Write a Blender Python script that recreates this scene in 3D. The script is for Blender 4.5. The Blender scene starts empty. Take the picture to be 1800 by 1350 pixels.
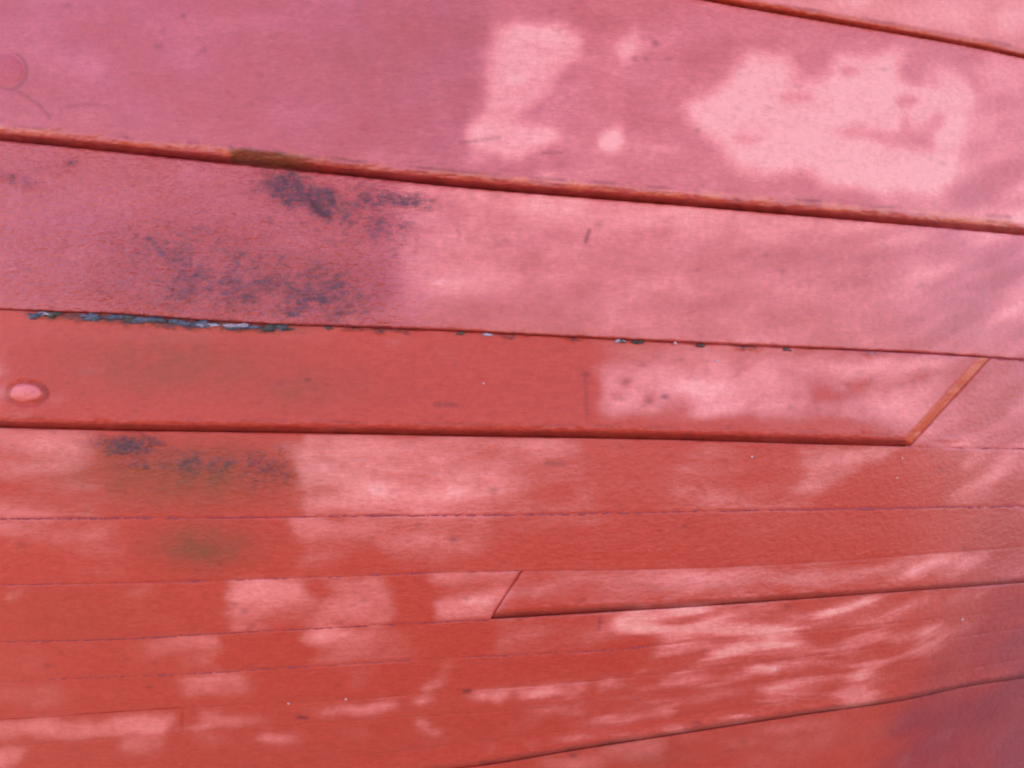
import bpy, math
import numpy as np
from mathutils import Vector

# ------------------------------------------------------------------ camera, sky, sun, exposure
C = bpy.context.scene.collection
SC = bpy.context.scene
F_PX, D = 1560.0, 0.75            # focal length in photo pixels, camera distance from the hull

cam_d = bpy.data.cameras.new("camera")
cam_d.sensor_width = 36.0
cam_d.lens = 36.0 * F_PX / 1800.0
cam_d.clip_start = 0.01
cam_d.clip_end = 3000.0
cam_d.dof.use_dof = True
cam_d.dof.focus_distance = 0.762
cam_d.dof.aperture_fstop = 3.4
cam = bpy.data.objects.new("camera", cam_d)
cam.location = (0, -D, 0)
cam.rotation_euler = (math.radians(90), 0, 0)
C.objects.link(cam)
SC.camera = cam

SUN_EL, SUN_AZ = math.radians(50), math.radians(-38)      # sun stands behind the hull: the planks are in open shade
world = bpy.data.worlds.new("World")
SC.world = world
world.use_nodes = True
wn = world.node_tree
wn.nodes.clear()
sky = wn.nodes.new("ShaderNodeTexSky")
sky.sky_type = 'NISHITA'
sky.sun_disc = False
sky.sun_elevation = SUN_EL
sky.sun_rotation = SUN_AZ
sky.air_density = 1.0
sky.dust_density = 0.1
sky.ozone_density = 2.5
bg = wn.nodes.new("ShaderNodeBackground")
bg.inputs["Strength"].default_value = 0.15
out = wn.nodes.new("ShaderNodeOutputWorld")
wn.links.new(sky.outputs[0], bg.inputs[0])
wn.links.new(bg.outputs[0], out.inputs[0])

sun_d = bpy.data.lights.new("sun", 'SUN')
sun_d.energy = 2.8
sun_d.angle = math.radians(0.6)
sun_d.color = (1.0, 0.95, 0.87)
sun = bpy.data.objects.new("sun", sun_d)
sdir = Vector((math.sin(SUN_AZ) * math.cos(SUN_EL), math.cos(SUN_AZ) * math.cos(SUN_EL), math.sin(SUN_EL)))
sun.rotation_euler = sdir.to_track_quat('Z', 'Y').to_euler()
sun.location = sdir * 5
C.objects.link(sun)

vs = SC.view_settings
SC.display_settings.display_device = 'sRGB'
vs.view_transform = 'Standard'
vs.look = 'None'
vs.exposure = 2.06
vs.gamma = 1.0
vs.use_curve_mapping = False
SC.cycles.filter_width = 2.0

# ------------------------------------------------------------------ hull shape
def hull_y(x, z):
    """depth of the smooth hull skin (metres) behind the plane y=0"""
    q = lambda d, m: np.where(d < m, d * d, m * m + 1.4 * m * (d - m))      # turns, then runs on straight
    y = 0.05 * z + 0.22 * q(np.maximum(z, 0), 0.4)
    y = y + 0.85 * q(np.maximum(-z - 0.02, 0), 0.34)
    y = y + 0.42 * q(np.maximum(x + 0.02, 0), 0.48) + 0.10 * np.minimum(x + 0.1, 0) ** 2
    return y

def place(u, v, h):
    """a spot on the skin, given by survey angles (u right, v down) seen from the camera's station, lifted h metres"""
    dx = (np.asarray(u, float) - 900.0) / F_PX
    dz = (675.0 - np.asarray(v, float)) / F_PX
    y = np.zeros_like(dx + dz)
    for _ in range(25):
        y = 0.5 * y + 0.5 * hull_y(dx * (D + y), dz * (D + y))
    k = np.sqrt(1 + dx * dx + dz * dz)
    r = D + y - h / k
    return np.stack([dx * r, r - D, dz * r], axis=-1)

# ------------------------------------------------------------------ maps of the paint's wear and painted light (a survey sheet of the hull, 3 units per cell)
X0, Y0, X1, Y1, ST = -480, -380, 2280, 1730, 3
NX, NY = (X1 - X0) // ST + 1, (Y1 - Y0) // ST + 1
gx, gy = np.meshgrid(X0 + ST * np.arange(NX), Y0 + ST * np.arange(NY))
gx = gx.astype(float); gy = gy.astype(float)
RNG = np.random.default_rng(7)

def samp(m, u, v):
    a = np.clip((np.asarray(u, float) - X0) / ST, 0, NX - 1.001)
    b = np.clip((np.asarray(v, float) - Y0) / ST, 0, NY - 1.001)
    i = a.astype(int); j = b.astype(int); fa = a - i; fb = b - j
    return (m[j, i] * (1 - fa) * (1 - fb) + m[j, i + 1] * fa * (1 - fb) + m[j + 1, i] * (1 - fa) * fb + m[j + 1, i + 1] * fa * fb)

def blur(m, r):
    """two box passes, radius in sheet units"""
    n = max(1, int(round(r / ST)))
    for _ in range(2):
        for ax in (0, 1):
            p = np.pad(m, [(n + 1, n) if a == ax else (0, 0) for a in (0, 1)], mode='edge')
            c = np.cumsum(p, axis=ax)
            m = (np.take(c, np.arange(2 * n + 1, c.shape[ax]), axis=ax) - np.take(c, np.arange(0, c.shape[ax] - 2 * n - 1), axis=ax)) / (2 * n + 1)
    return m

def vnoise(u, v, s, seed, octaves=3, sy=None):
    """value noise, roughly -1..1, feature size s (sy vertically)"""
    sy = sy or s
    tot = np.zeros_like(u, float); amp = 1.0; nrm = 0
    for o in range(octaves):
        r = np.random.default_rng(seed * 31 + o)
        g = r.random((256, 256)) * 2 - 1
        a = u / s * 2 ** o + 1000.3; b = v / sy * 2 ** o + 1000.7
        i = np.floor(a).astype(int); j = np.floor(b).astype(int); fa = a - i; fb = b - j
        fa = fa * fa * (3 - 2 * fa); fb = fb * fb * (3 - 2 * fb)
        q = lambda jj, ii: g[jj % 256, ii % 256]
        tot += amp * (q(j, i) * (1 - fa) * (1 - fb) + q(j, i + 1) * fa * (1 - fb) + q(j + 1, i) * (1 - fa) * fb + q(j + 1, i + 1) * fa * fb)
        nrm += amp; amp *= 0.55
    return tot / nrm * 1.5

def sstep(a, b, x):
    t = np.clip((x - a) / (b - a), 0, 1)
    return t * t * (3 - 2 * t)

def polymask(pts, px=None, py=None):
    px = gx if px is None else px; py = gy if py is None else py
    inside = np.zeros(px.shape, bool)
    n = len(pts)
    for k in range(n):
        xa, ya = pts[k]; xb, yb = pts[(k + 1) % n]
        if ya == yb: continue
        c = ((ya > py) != (yb > py)) & (px < (xb - xa) * (py - ya) / (yb - ya) + xa)
        inside ^= c
    return inside.astype(float)

# direction in which marks are dragged: along the planks, swinging up to the right towards the bow
ang = -0.03 - 0.03 * sstep(700, 1350, gy) * 4 * 0.5
ang = ang - 0.62 * sstep(1350, 1800, gx) * sstep(150, 700, gy) - 0.30 * sstep(1500, 1850, gx) * sstep(1150, 1350, gy)
ang = ang + 0.08 * sstep(600, 0, gy) * (1 - sstep(1300, 1700, gx))
ang = ang + 0.10 * vnoise(gx, gy, 260, 3, 2)
dxf, dyf = np.cos(ang), np.sin(ang)

def lic(src, steps, step=4.0):
    acc = src.copy(); wsum = 1.0
    for sg in (1, -1):
        u, v = gx.copy(), gy.copy()
        for k in range(steps):
            a = samp(dxf, u, v); b = samp(dyf, u, v)
            u = u + sg * step * a; v = v + sg * step * b
            w = 1 - k / (steps + 1)
            acc += samp(src, u, v) * w
            wsum += w
    acc /= wsum
    return (acc - acc.mean()) / acc.std()

drag_fine = lic(RNG.standard_normal((NY, NX)), 9)
drag_mid = lic(blur(RNG.standard_normal((NY, NX)), 5), 14)
drag_wide = lic(blur(RNG.standard_normal((NY, NX)), 13), 24)
cloud = vnoise(gx, gy, 90, 11, 4)
cloud2 = vnoise(gx, gy, 34, 12, 3)

# ------------------------------------------------------------------ seams (u: v pairs of the lower line of each seam)
def curve(pts):
    xs = np.array([p[0] for p in pts], float); ys = np.array([p[1] for p in pts], float)
    # monotone smooth: cubic Hermite through the surveyed points, straight beyond them
    m = np.gradient(ys, xs)
    def f(x):
        x = np.asarray(x, float)
        k = np.clip(np.searchsorted(xs, x) - 1, 0, len(xs) - 2)
        h = xs[k + 1] - xs[k]; t = (x - xs[k]) / h
        tc = np.clip(t, 0, 1)
        y = ((2 * tc ** 3 - 3 * tc ** 2 + 1) * ys[k] + (tc ** 3 - 2 * tc ** 2 + tc) * h * m[k]
             + (-2 * tc ** 3 + 3 * tc ** 2) * ys[k + 1] + (tc ** 3 - tc ** 2) * h * m[k + 1])
        y = y + np.where(t < 0, t * h * m[0], 0) + np.where(t > 1, (t - 1) * h * m[-1], 0)
        return y
    return f

S0 = curve([(-480, -205), (0, -150), (600, -88), (1000, -36), (1200, -6), (1300, 13), (1400, 30), (1500, 47), (1600, 64), (1700, 82), (1800, 103), (2280, 215)])
S1 = curve([(-480, 205), (0, 247), (200, 267), (400, 288), (600, 308), (800, 329), (1000, 346), (1200, 362), (1400, 379), (1600, 396), (1800, 414), (2280, 466)])
S2 = curve([(-480, 522), (0, 545), (100, 549), (200, 553), (300, 560), (400, 567), (500, 572), (600, 575), (800, 583), (1000, 593), (1200, 603), (1400, 612), (1600, 621), (1730, 629), (1800, 634), (2280, 668)])
S3 = curve([(-480, 742), (0, 752), (200, 757), (400, 760), (600, 763), (800, 767), (1000, 770), (1200, 774), (1400, 780), (1590, 785), (1800, 790), (2280, 790)])
S4 = curve([(-480, 912), (0, 912), (200, 911), (600, 907), (900, 905), (1200, 899), (1500, 894), (1800, 889), (2280, 868)])
S5 = curve([(-480, 1042), (0, 1028), (300, 1023), (600, 1013), (800, 1006), (915, 1003), (1200, 999), (1400, 990), (1600, 976), (1800, 961), (2280, 915)])
S6 = curve([(-480, 1150), (0, 1128), (200, 1123), (400, 1112), (600, 1102), (800, 1091), (865, 1088), (1000, 1080), (1200, 1068), (1400, 1054), (1600, 1039), (1800, 1024), (2280, 975)])
S7 = curve([(-480, 1225), (0, 1198), (200, 1190), (400, 1180), (600, 1168), (800, 1155), (1000, 1147), (1200, 1131), (1400, 1112), (1600, 1093), (1800, 1070), (2280, 1008)])
S8 = curve([(-480, 1300), (0, 1266), (320, 1245), (600, 1231), (820, 1214), (1000, 1201), (1200, 1180), (1400, 1157), (1600, 1132), (1800, 1104), (2280, 1030)])
S9 = curve([(-480, 1345), (0, 1312), (320, 1288), (600, 1267), (790, 1256), (1000, 1240), (1200, 1216), (1400, 1192), (1600, 1164), (1800, 1132), (2280, 1050)])
S10 = curve([(-480, 1450), (0, 1392), (300, 1362), (600, 1333), (800, 1308), (1000, 1284), (1200, 1258), (1400, 1230), (1600, 1196), (1800, 1158), (2280, 1068)])
S11 = curve([(-480, 1530), (0, 1465), (400, 1408), (700, 1362), (870, 1343), (1000, 1321), (1200, 1290), (1400, 1259), (1600, 1229), (1700, 1207), (1800, 1192), (2280, 1110)])
S12 = curve([(-480, 1690), (0, 1610), (700, 1510), (1200, 1440), (1800, 1340), (2280, 1240)])
STOP = lambda x: np.asarray(x, float) * 0 - 370.0
SBOT = lambda x: np.asarray(x, float) * 0 + 1725.0

# ------------------------------------------------------------------ pale sky reflections put into the paint colour (0 orange red .. 1 pale pink)
sheen_fade = np.full((NY, NX), 0.30)
def between(Sa, Sb, soft=2.0):
    return sstep(-soft, soft, gy - Sa(gx)) * sstep(soft, -soft, gy - Sb(gx))
# ragged outlines: lookups are pushed about by noise and dragged along the planks
wu = gx + 7 * vnoise(gx, gy, 42, 21, 3) + 7 * drag_mid * sstep(300, 800, gy)
wv = gy + 6 * vnoise(gx, gy, 34, 22, 3) + 1.0 * drag_mid
wu_s = gx + 6 * vnoise(gx, gy, 26, 23, 4); wv_s = gy + 6 * vnoise(gx, gy, 26, 24, 4)

def put(mask, val):
    global sheen_fade
    sheen_fade = sheen_fade * (1 - mask) + val * mask
def pel(band, cx, cy, rx, ry, val, soft=0.25, rot=0.0, k=1.0, drag=True):
    u = (wu if drag else wu_s) - cx; v = (wv if drag else wv_s) - cy
    c, s = math.cos(rot), math.sin(rot)
    a = (u * c + v * s) / rx; b = (-u * s + v * c) / ry
    d = np.sqrt(a * a + b * b)
    m = sstep(1 + soft, 1 - soft, d) * k
    if band is not None: m = m * band
    put(m, val)
def ppo(band, pts, val, soft=4, drag=True, k=1.0):
    m = polymask(pts, wu if drag else wu_s, wv if drag else wv_s)
    m = blur(m, soft) * k
    if band is not None: m = m * band
    put(m, val)
def pbx(band, xa, xb, val, sa=12, sb=12, k=1.0, slant=0.0, ya=None, yb=None, sy=8):
    u = wu + slant * gy
    m = sstep(xa - sa, xa + sa, u) * sstep(xb + sb, xb - sb, u) * k
    if ya is not None: m = m * sstep(ya - sy, ya + sy, wv)
    if yb is not None: m = m * sstep(yb + sy, yb - sy, wv)
    if band is not None: m = m * band
    put(m, val)

BA = between(STOP, S0); BB = between(S0, S1); B1 = between(S1, S2); B2 = between(S2, S3)
B3 = between(S3, S4); B4 = between(S4, S5); B5 = between(S5, S6); B6 = between(S6, S7)
B7 = between(S7, S8); B8 = between(S8, S9); B9 = between(S9, S10); B10 = between(S10, S11); B11 = between(S11, SBOT)
DIAG2 = lambda v: 1736 - (v - 632) * (1736 - 1597) / (785 - 632)      # butt of the proud plank
DIAG5 = lambda v: 917 - (v - 1003) * (917 - 864) / (1087 - 1003)

# plank A
put(BA, 0.62); pel(BA, 1650, 20, 70, 28, 0.9, 0.5); pel(BA, 1780, 20, 40, 40, 0.85, 0.5); pel(BA, 1500, 0, 50, 14, 0.8, .5)
# plank B
put(BB, 0.30)
pbx(BB, 862, 2400, 0.50, 13, 5, slant=0.17)
ppo(BB, [(868, 50), (935, 36), (1030, 62), (1015, 105), (975, 140), (935, 185), (905, 212), (960, 222), (990, 238), (940, 268), (905, 292), (850, 268), (812, 238), (848, 195), (858, 130)], 0.93, 7, False)
pel(BB, 950, 60, 60, 22, 1.0, .6, drag=False, k=.7)
pel(BB, 1103, 85, 17, 32, 0.80, 0.6, 0.4, drag=False)
pel(BB, 1073, 248, 24, 22, 1.0, 0.25, drag=False)  # round blurred highlight, put into the colour
pel(BB, 905, 330, 20, 22, 0.62, 0.5, drag=False); pel(BB, 960, 300, 14, 20, 0.7, .5, drag=False)
ppo(BB, [(1195, 188), (1240, 170), (1280, 130), (1308, 94), (1345, 87), (1388, 102), (1402, 125), (1396, 142), (1420, 152), (1452, 142), (1456, 110), (1480, 84), (1500, 92), (1558, 96), (1575, 80), (1588, 112), (1600, 136), (1625, 138), (1640, 118), (1700, 118), (1745, 135), (1758, 165), (1740, 185), (1735, 250), (1705, 305), (1680, 335), (1640, 350), (1600, 335), (1548, 352), (1500, 335), (1452, 332), (1440, 306), (1410, 298), (1380, 310), (1330, 303), (1290, 296), (1262, 255), (1212, 222)], 1.0, 8, False)
pel(BB, 1493, 127, 16, 10, 0.62, .4, drag=False)
ppo(BB, [(1450, 230), (1475, 226), (1510, 222), (1545, 234), (1580, 240), (1592, 205), (1606, 226), (1650, 200), (1662, 212), (1645, 238), (1640, 264), (1580, 258), (1520, 246)], 0.60, 3, False, .9)
pel(BB, 1592, 175, 16, 10, .65, .5, drag=False); pel(BB, 1400, 170, 26, 6, .78, .5, drag=False)
pel(BB, 1600, 130, 26, 12, .5, .5, .6, drag=False)
ppo(BB, [(1680, 112), (1712, 122), (1722, 150), (1728, 168), (1712, 168), (1705, 140), (1680, 124)], .55, 3, False)
ppo(BB, [(1640, 115), (1652, 152), (1643, 152), (1632, 120)], .62, 3, False)
pel(BB, 1310, 245, 22, 12, .72, .5, drag=False)
pbx(BB, 1760, 2400, 0.74, 14, 5, slant=0.25)
pel(BB, 1740, 325, 80, 26, .45, .5, -.5)
pel(BB, 1400, 352, 260, 14, .47, .6)
# plank 1
put(B1, 0.28)
pbx(B1, 745, 2400, 0.62, 28, 5, slant=0.10)
pel(B1, 1250, 375, 520, 34, 0.80, .5, 0.09)
pel(B1, 960, 352, 150, 22, 0.88, .6, 0.09)
pel(B1, 820, 480, 60, 55, 0.74, .8, .5)
pel(B1, 790, 560, 240, 26, 0.42, .8)
pel(B1, 1100, 545, 200, 30, 0.52, .8)
pel(B1, 1650, 500, 220, 80, 0.56, .8)
put(B1 * sstep(800, 950, gx) * sstep(.05, .5, vnoise(gx + .8 * gy, gy, 110, 68, 4, 70)) * sstep(395, 440, gy) * .7, .45)
# plank 2
put(B2, 0.05)
ppo(B2, [(-480, 540), (40, 540), (60, 600), (20, 600), (0, 625), (40, 690), (60, 760), (-480, 760)], 0.35, 5)
pbx(B2, -480, 600, 0.16, 5, 60, yb=603, sy=4)
pel(B2, 705, 600, 22, 12, .32, .6); pel(B2, 790, 612, 26, 14, .32, .6); pel(B2, 790, 636, 14, 7, .34, .6)
pel(B2, 100, 703, 30, 7, .26, .6)
pbx(B2, 1055, 2400, 0.42, 22, 5)
ppo(B2, [(1045, 682), (1078, 652), (1150, 640), (1200, 648), (1270, 636), (1300, 650), (1335, 640), (1400, 662), (1425, 690), (1412, 716), (1350, 722), (1290, 728), (1240, 733), (1180, 726), (1130, 718), (1080, 712)], 0.97, 7)
pel(B2, 1510, 652, 65, 14, 0.85, .4); pel(B2, 1600, 640, 70, 8, 0.82, .5); pel(B2, 1400, 640, 60, 12, .7, .5)
pel(B2, 1545, 705, 60, 20, 0.88, .5, -.1); pel(B2, 1488, 733, 26, 8, 0.85, .5); pel(B2, 1610, 700, 60, 16, .7, .6, -.7)
ppo(B2, [(1190, 690), (1215, 690), (1225, 740), (1180, 745)], .25, 5)
pel(B2, 1500, 700, 30, 8, .55, .5, -.4)
pbx(B2, -480, 1560, 0.10, 5, 60, ya=738, sy=5, k=.8)
m2b = sstep(-3, 3, gx - DIAG2(gy)) * B2
put(m2b, 0.47); pel(m2b, 1730, 720, 60, 24, .36, .6, -.5); pel(m2b, 1740, 660, 30, 30, .6, .7)
# plank 3
put(B3, 0.45)
pel(B3, 60, 790, 130, 30, .55, .6)
pbx(B3, 165, 535, 0.03, 30, 10)
pel(B3, 60, 880, 200, 22, .22, .6)
pbx(B3, 535, 910, 0.62, 10, 60)
pel(B3, 680, 790, 160, 26, .74, .6); pel(B3, 700, 872, 170, 30, .85, .5); pel(B3, 600, 830, 60, 50, .74, .6)
pbx(B3, 1035, 1200, 0.14, 22, 40); pel(B3, 960, 800, 60, 20, .35, .6)
pbx(B3, 1210, 1480, 0.40, 40, 20)
pel(B3, 1360, 800, 50, 30, .18, .5); pel(B3, 1400, 850, 60, 20, .15, .5, -.5)
ppo(B3, [(1400, 792), (1575, 790), (1545, 822), (1500, 850), (1440, 895), (1330, 895), (1420, 840)], 0.55, 6)
pel(B3, 1500, 796, 70, 14, .78, .5)
ppo(B3, [(1578, 794), (1712, 788), (1700, 820), (1670, 860), (1640, 895), (1430, 897), (1480, 850), (1540, 815)], 0.03, 6)
pbx(B3, 1712, 2400, 0.46, 14, 5, slant=0.5 * 0)
ppo(B3, [(1578, 794), (1712, 788), (1692, 820), (1670, 860), (1650, 895), (1430, 897), (1480, 850), (1540, 815)], 0.03, 6)
# plank 4
put(B4, 0.10)
pel(B4, 80, 930, 130, 24, .42, .5); pel(B4, 180, 970, 60, 14, .3, .5); pel(B4, 180, 1003, 50, 12, .34, .5)
pbx(B4, 230, 520, 0.0, 30, 12)
pbx(B4, 522, 860, 0.50, 14, 60, yb=985, sy=16)
pel(B4, 620, 925, 90, 16, .66, .5); pel(B4, 740, 950, 70, 26, .6, .6)
ppo(B4, [(590, 1015), (610, 975), (640, 958), (680, 965), (700, 995), (740, 1010)], .02, 6)
pel(B4, 960, 925, 60, 14, .28, .6); pel(B4, 1020, 915, 60, 8, .38, .6)
pel(B4, 1300, 925, 120, 14, .22, .7); pel(B4, 1760, 930, 80, 26, .30, .7, -.5)
# planks 5a / 5b
put(B5, 0.04)
pel(B5, 25, 1045, 22, 14, .38, .4); pel(B5, 243, 1046, 32, 15, .36, .4); pel(B5, 280, 1090, 60, 12, .14, .5, .4)
pbx(B5, 398, 690, 0.62, 10, 8)
pel(B5, 470, 1042, 62, 30, .90, .4); pel(B5, 640, 1040, 45, 26, .82, .4); pel(B5, 450, 1080, 60, 12, .7, .5)
pel(B5, 562, 1035, 22, 16, .08, .4); pel(B5, 500, 1097, 120, 6, .35, .6)
pbx(B5, 697, 762, 0.0, 8, 10)
pbx(B5, 764, 2400, 0.68, 10, 5)
m5b = sstep(-2, 2, gx - DIAG5(gy)) * B5
put(m5b, 0.30)
pel(m5b, 985, 1035, 30, 12, .55, .5); pel(m5b, 1110, 1020, 120, 16, .5, .6, -.05); pel(m5b, 1300, 1012, 260, 20, .46, .6, -.06); pel(m5b, 1068, 1036, 14, 5, .75, .5)
pel(m5b, 1480, 1006, 110, 9, .66, .5, -.12)
ppo(m5b, [(1240, 1040), (1520, 1025), (1600, 985), (1640, 985), (1560, 1050), (1240, 1070)], .14, 6)
ppo(m5b, [(1605, 1000), (1640, 975), (1740, 968), (1755, 974), (1715, 1000), (1650, 1005), (1600, 1015)], .93, 4)
pel(m5b, 1650, 1012, 70, 5, .7, .5, -.15); pel(m5b, 1660, 1000, 30, 3, .45, .5)
pel(m5b, 1790, 990, 40, 24, .35, .6, -.6)
# plank 6
put(B6, 0.10)
pel(B6, 40, 1160, 60, 26, .22, .6); pel(B6, 190, 1136, 60, 8, .36, .5); pel(B6, 235, 1168, 42, 10, .42, .5); pel(B6, 330, 1145, 90, 30, .42, .5)
pbx(B6, 392, 542, 0.0, 12, 14); pbx(B6, 545, 725, 0.46, 12, 30, ya=1112)
pel(B6, 640, 1110, 70, 6, .7, .5)
pbx(B6, 745, 872, 0.0, 18, 8); pbx(B6, 872, 1700, 0.38, 10, 60)
pel(B6, 1150, 1095, 120, 14, .5, .6, -.1); pel(B6, 1350, 1085, 200, 14, .5, .6, -.1); pel(B6, 1430, 1075, 20, 40, .2, .6, .3)
pel(B6, 1600, 1055, 90, 10, .62, .6, -.15)
# plank 7
put(B7, 0.06)
pel(B7, 80, 1225, 120, 20, .26, .6); pel(B7, 380, 1205, 70, 22, .50, .5); pel(B7, 340, 1192, 80, 6, .6, .5)
ppo(B7, [(590, 1178), (680, 1172), (650, 1195), (625, 1215), (605, 1195)], .45, 5)
ppo(B7, [(775, 1165), (805, 1160), (785, 1200), (755, 1218), (748, 1212), (770, 1190)], .55, 4)
pel(B7, 1040, 1160, 40, 10, .4, .6); pel(B7, 1250, 1150, 120, 22, .4, .6, -.1); pel(B7, 1390, 1140, 60, 14, .65, .5, -.1)
ppo(B7, [(1550, 1128), (1620, 1100), (1752, 1086), (1722, 1108), (1650, 1122), (1560, 1140)], .88, 4)
# plank 8
put(B8, 0.12)
ppo(B8, [(-480, 1300), (-480, 1340), (0, 1305), (40, 1292), (110, 1300), (250, 1292), (300, 1286), (305, 1252), (240, 1254), (180, 1262), (90, 1262), (60, 1268), (-480, 1300)], .85, 4)
pel(B8, 180, 1268, 26, 8, .4, .5); pel(B8, 365, 1253, 30, 7, .82, .5, -.1); pel(B8, 360, 1275, 34, 8, .78, .5, -.1); pel(B8, 420, 1265, 60, 10, .5, .6)
pel(B8, 620, 1247, 80, 10, .88, .4, -.06); pel(B8, 750, 1232, 20, 8, .7, .5); pel(B8, 870, 1222, 36, 9, .85, .4, -.1); pel(B8, 975, 1216, 50, 10, .92, .4, -.1); pel(B8, 1012, 1208, 26, 8, .85, .4, -.5)
pel(B8, 1080, 1205, 30, 9, .82, .4, -.4); pel(B8, 1200, 1194, 40, 10, .9, .4, -.1); pel(B8, 1290, 1183, 50, 8, .8, .4, -.2); pel(B8, 1400, 1170, 60, 8, .75, .4, -.2)
# planks 9 and 10
put(B9, 0.10); put(B10, 0.10)
ppo(B9, [(-480, 1340), (60, 1312), (30, 1340), (0, 1360), (-480, 1400)], .85, 4)
ppo(B9, [(205, 1310), (230, 1298), (295, 1294), (300, 1320), (250, 1328), (215, 1320)], .74, 5)
pel(B9, 500, 1298, 40, 7, .72, .5, -.1); pel(B9, 380, 1305, 40, 12, .3, .5); pel(B9, 750, 1278, 12, 9, .75, .5); pel(B9, 770, 1290, 14, 7, .6, .5); pel(B9, 620, 1290, 40, 12, .3, .5)
ppo(B9, [(880, 1290), (905, 1268), (950, 1255), (1010, 1244), (1030, 1248), (960, 1266), (915, 1285)], .8, 4)
pel(B9, 1140, 1232, 30, 6, .5, .5, -.3); pel(B9, 1130, 1225, 18, 5, .7, .5, -.5)
pel(B9, 1250, 1225, 60, 10, .72, .4, -.2); pel(B9, 1400, 1210, 70, 12, .86, .4, -.15); pel(B9, 1540, 1190, 50, 10, .8, .4, -.2); pel(B9, 1580, 1180, 40, 6, .7, .5, -.4)
pel(B10, 865, 1318, 10, 12, .7, .5); pel(B10, 935, 1305, 12, 8, .55, .5); pel(B10, 1100, 1290, 60, 8, .4, .6); pel(B10, 1300, 1255, 60, 6, .35, .6)
# low bow turn: hardly any pale tint
for bb in (B6, B7, B8, B9, B10):
    ppo(bb, [(1775, 1040), (2400, 900), (2400, 1300), (1500, 1300), (1590, 1215), (1640, 1165), (1710, 1110)], .06, 5)
# plank 11
put(B11, 0.10)
pel(B11, 1120, 1320, 130, 24, .42, .6, -.15); pel(B11, 1300, 1300, 130, 20, .45, .6, -.15); pel(B11, 1400, 1275, 70, 8, .6, .6, -.2)
pel(B11, 1350, 1340, 160, 30, .28, .7, -.5); pel(B11, 1585, 1335, 14, 16, .4, .6)
pel(B11, 1180, 1320, 14, 26, .08, .6, .4); pel(B11, 1000, 1345, 60, 14, .6, .6)
for cx_, cy_, r_ in [(1093, 699, 9), (1142, 702, 12), (1106, 670, 7), (1178, 716, 14), (1202, 700, 10), (1238, 657, 8), (1214, 722, 12), (1160, 730, 10), (1262, 680, 7), (1330, 715, 9), (1395, 693, 7), (1440, 700, 12), (1560, 690, 9), (1505, 722, 9), (1300, 655, 8)]:
    pel(B2, cx_, cy_, r_ * 1.3, r_ * .7, .38, .6, -.5)
# planks beyond the surveyed part get loose patches of the same sort
outm = np.clip(sstep(0, -60, gx) + sstep(1800, 1860, gx) + sstep(0, -60, gy) + sstep(1350, 1400, gy), 0, 1)
sheen_fade = sheen_fade * (1 - outm) + outm * np.clip(0.3 + 0.5 * sstep(.3, .8, vnoise(gx, gy, 150, 61, 4)) + 0.12 * cloud, 0, 1)
# mottling: strongest in the half-pale areas
midness = sstep(0.05, 0.38, sheen_fade) * (1 - 0.45 * sstep(.82, .97, sheen_fade))
sheen_fade = .5 * sheen_fade + .5 * blur(sheen_fade, 7)
low = sstep(350, 800, gy)
sheen_fade = sheen_fade - .06 * sstep(.7, 1, sheen_fade)
sheen_fade = sheen_fade * (1 - .20 * sstep(430, 640, gy)) + .05 * sstep(.8, 1, sheen_fade) * BB
sheen_fade = sheen_fade + midness * (0.085 * cloud + 0.065 * cloud2 + (0.035 + 0.065 * low) * drag_wide + (0.02 + 0.05 * low) * drag_mid + 0.018 * drag_fine)
sheen_fade = sheen_fade + 0.012 * cloud2 + 0.02 * cloud
rgt = sstep(1350, 1700, gx) * sstep(150, 400, gy)
sheen_fade = sheen_fade + rgt * (0.05 * drag_wide + 0.045 * drag_mid)
for _ in range(420):                                                         # small nicks where old coats show
    cx, cy = RNG.uniform(X0 + 20, X1 - 20), RNG.uniform(Y0 + 20, Y1 - 20); r = RNG.uniform(3, 9); k = RNG.uniform(-.22, .34)
    i0, i1 = int((cx - 40 - X0) / ST), int((cx + 40 - X0) / ST); j0, j1 = int((cy - 20 - Y0) / ST), int((cy + 20 - Y0) / ST)
    i0 = max(i0, 0); j0 = max(j0, 0)
    a, b = gx[j0:j1, i0:i1] - cx, gy[j0:j1, i0:i1] - cy
    sheen_fade[j0:j1, i0:i1] += k * np.exp(-((a / (r * 1.9)) ** 2 + (b / (r * .55)) ** 2))
sheen_fade = np.clip(blur(sheen_fade, 2), 0, 1.1)
# long thin streaks where the low strakes run to the bow
zone = sstep(650, 1150, gx) * sstep(1020, 1060, gy) * sstep(-2, 6, S11(gx) - gy) * (1 - .8 * sstep(-40, 40, (gx - 1780) + (gy - 1040) * 1.05))
thin = .30 * drag_wide + .75 * drag_mid + .25 * drag_fine + .8 * vnoise(gx, gy, 170, 66, 3, 40)
thin = sstep(-.5, 1.4, thin)
broad = sstep(-.5, .3, vnoise(gx + .6 * gy, gy, 130, 67, 3, 60) + .9 * sstep(1050, 1300, gx) - .25)
sheen_fade = sheen_fade * (1 - .25 * zone) + zone * broad * (.10 + .52 * thin)
zone2 = sstep(1480, 1700, gx) * sstep(0, 8, gy - S11(gx))
sheen_fade = np.clip(sheen_fade + zone2 * .16 * sstep(.3, 1.4, drag_wide + .5 * drag_mid), 0, 1.1)
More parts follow.
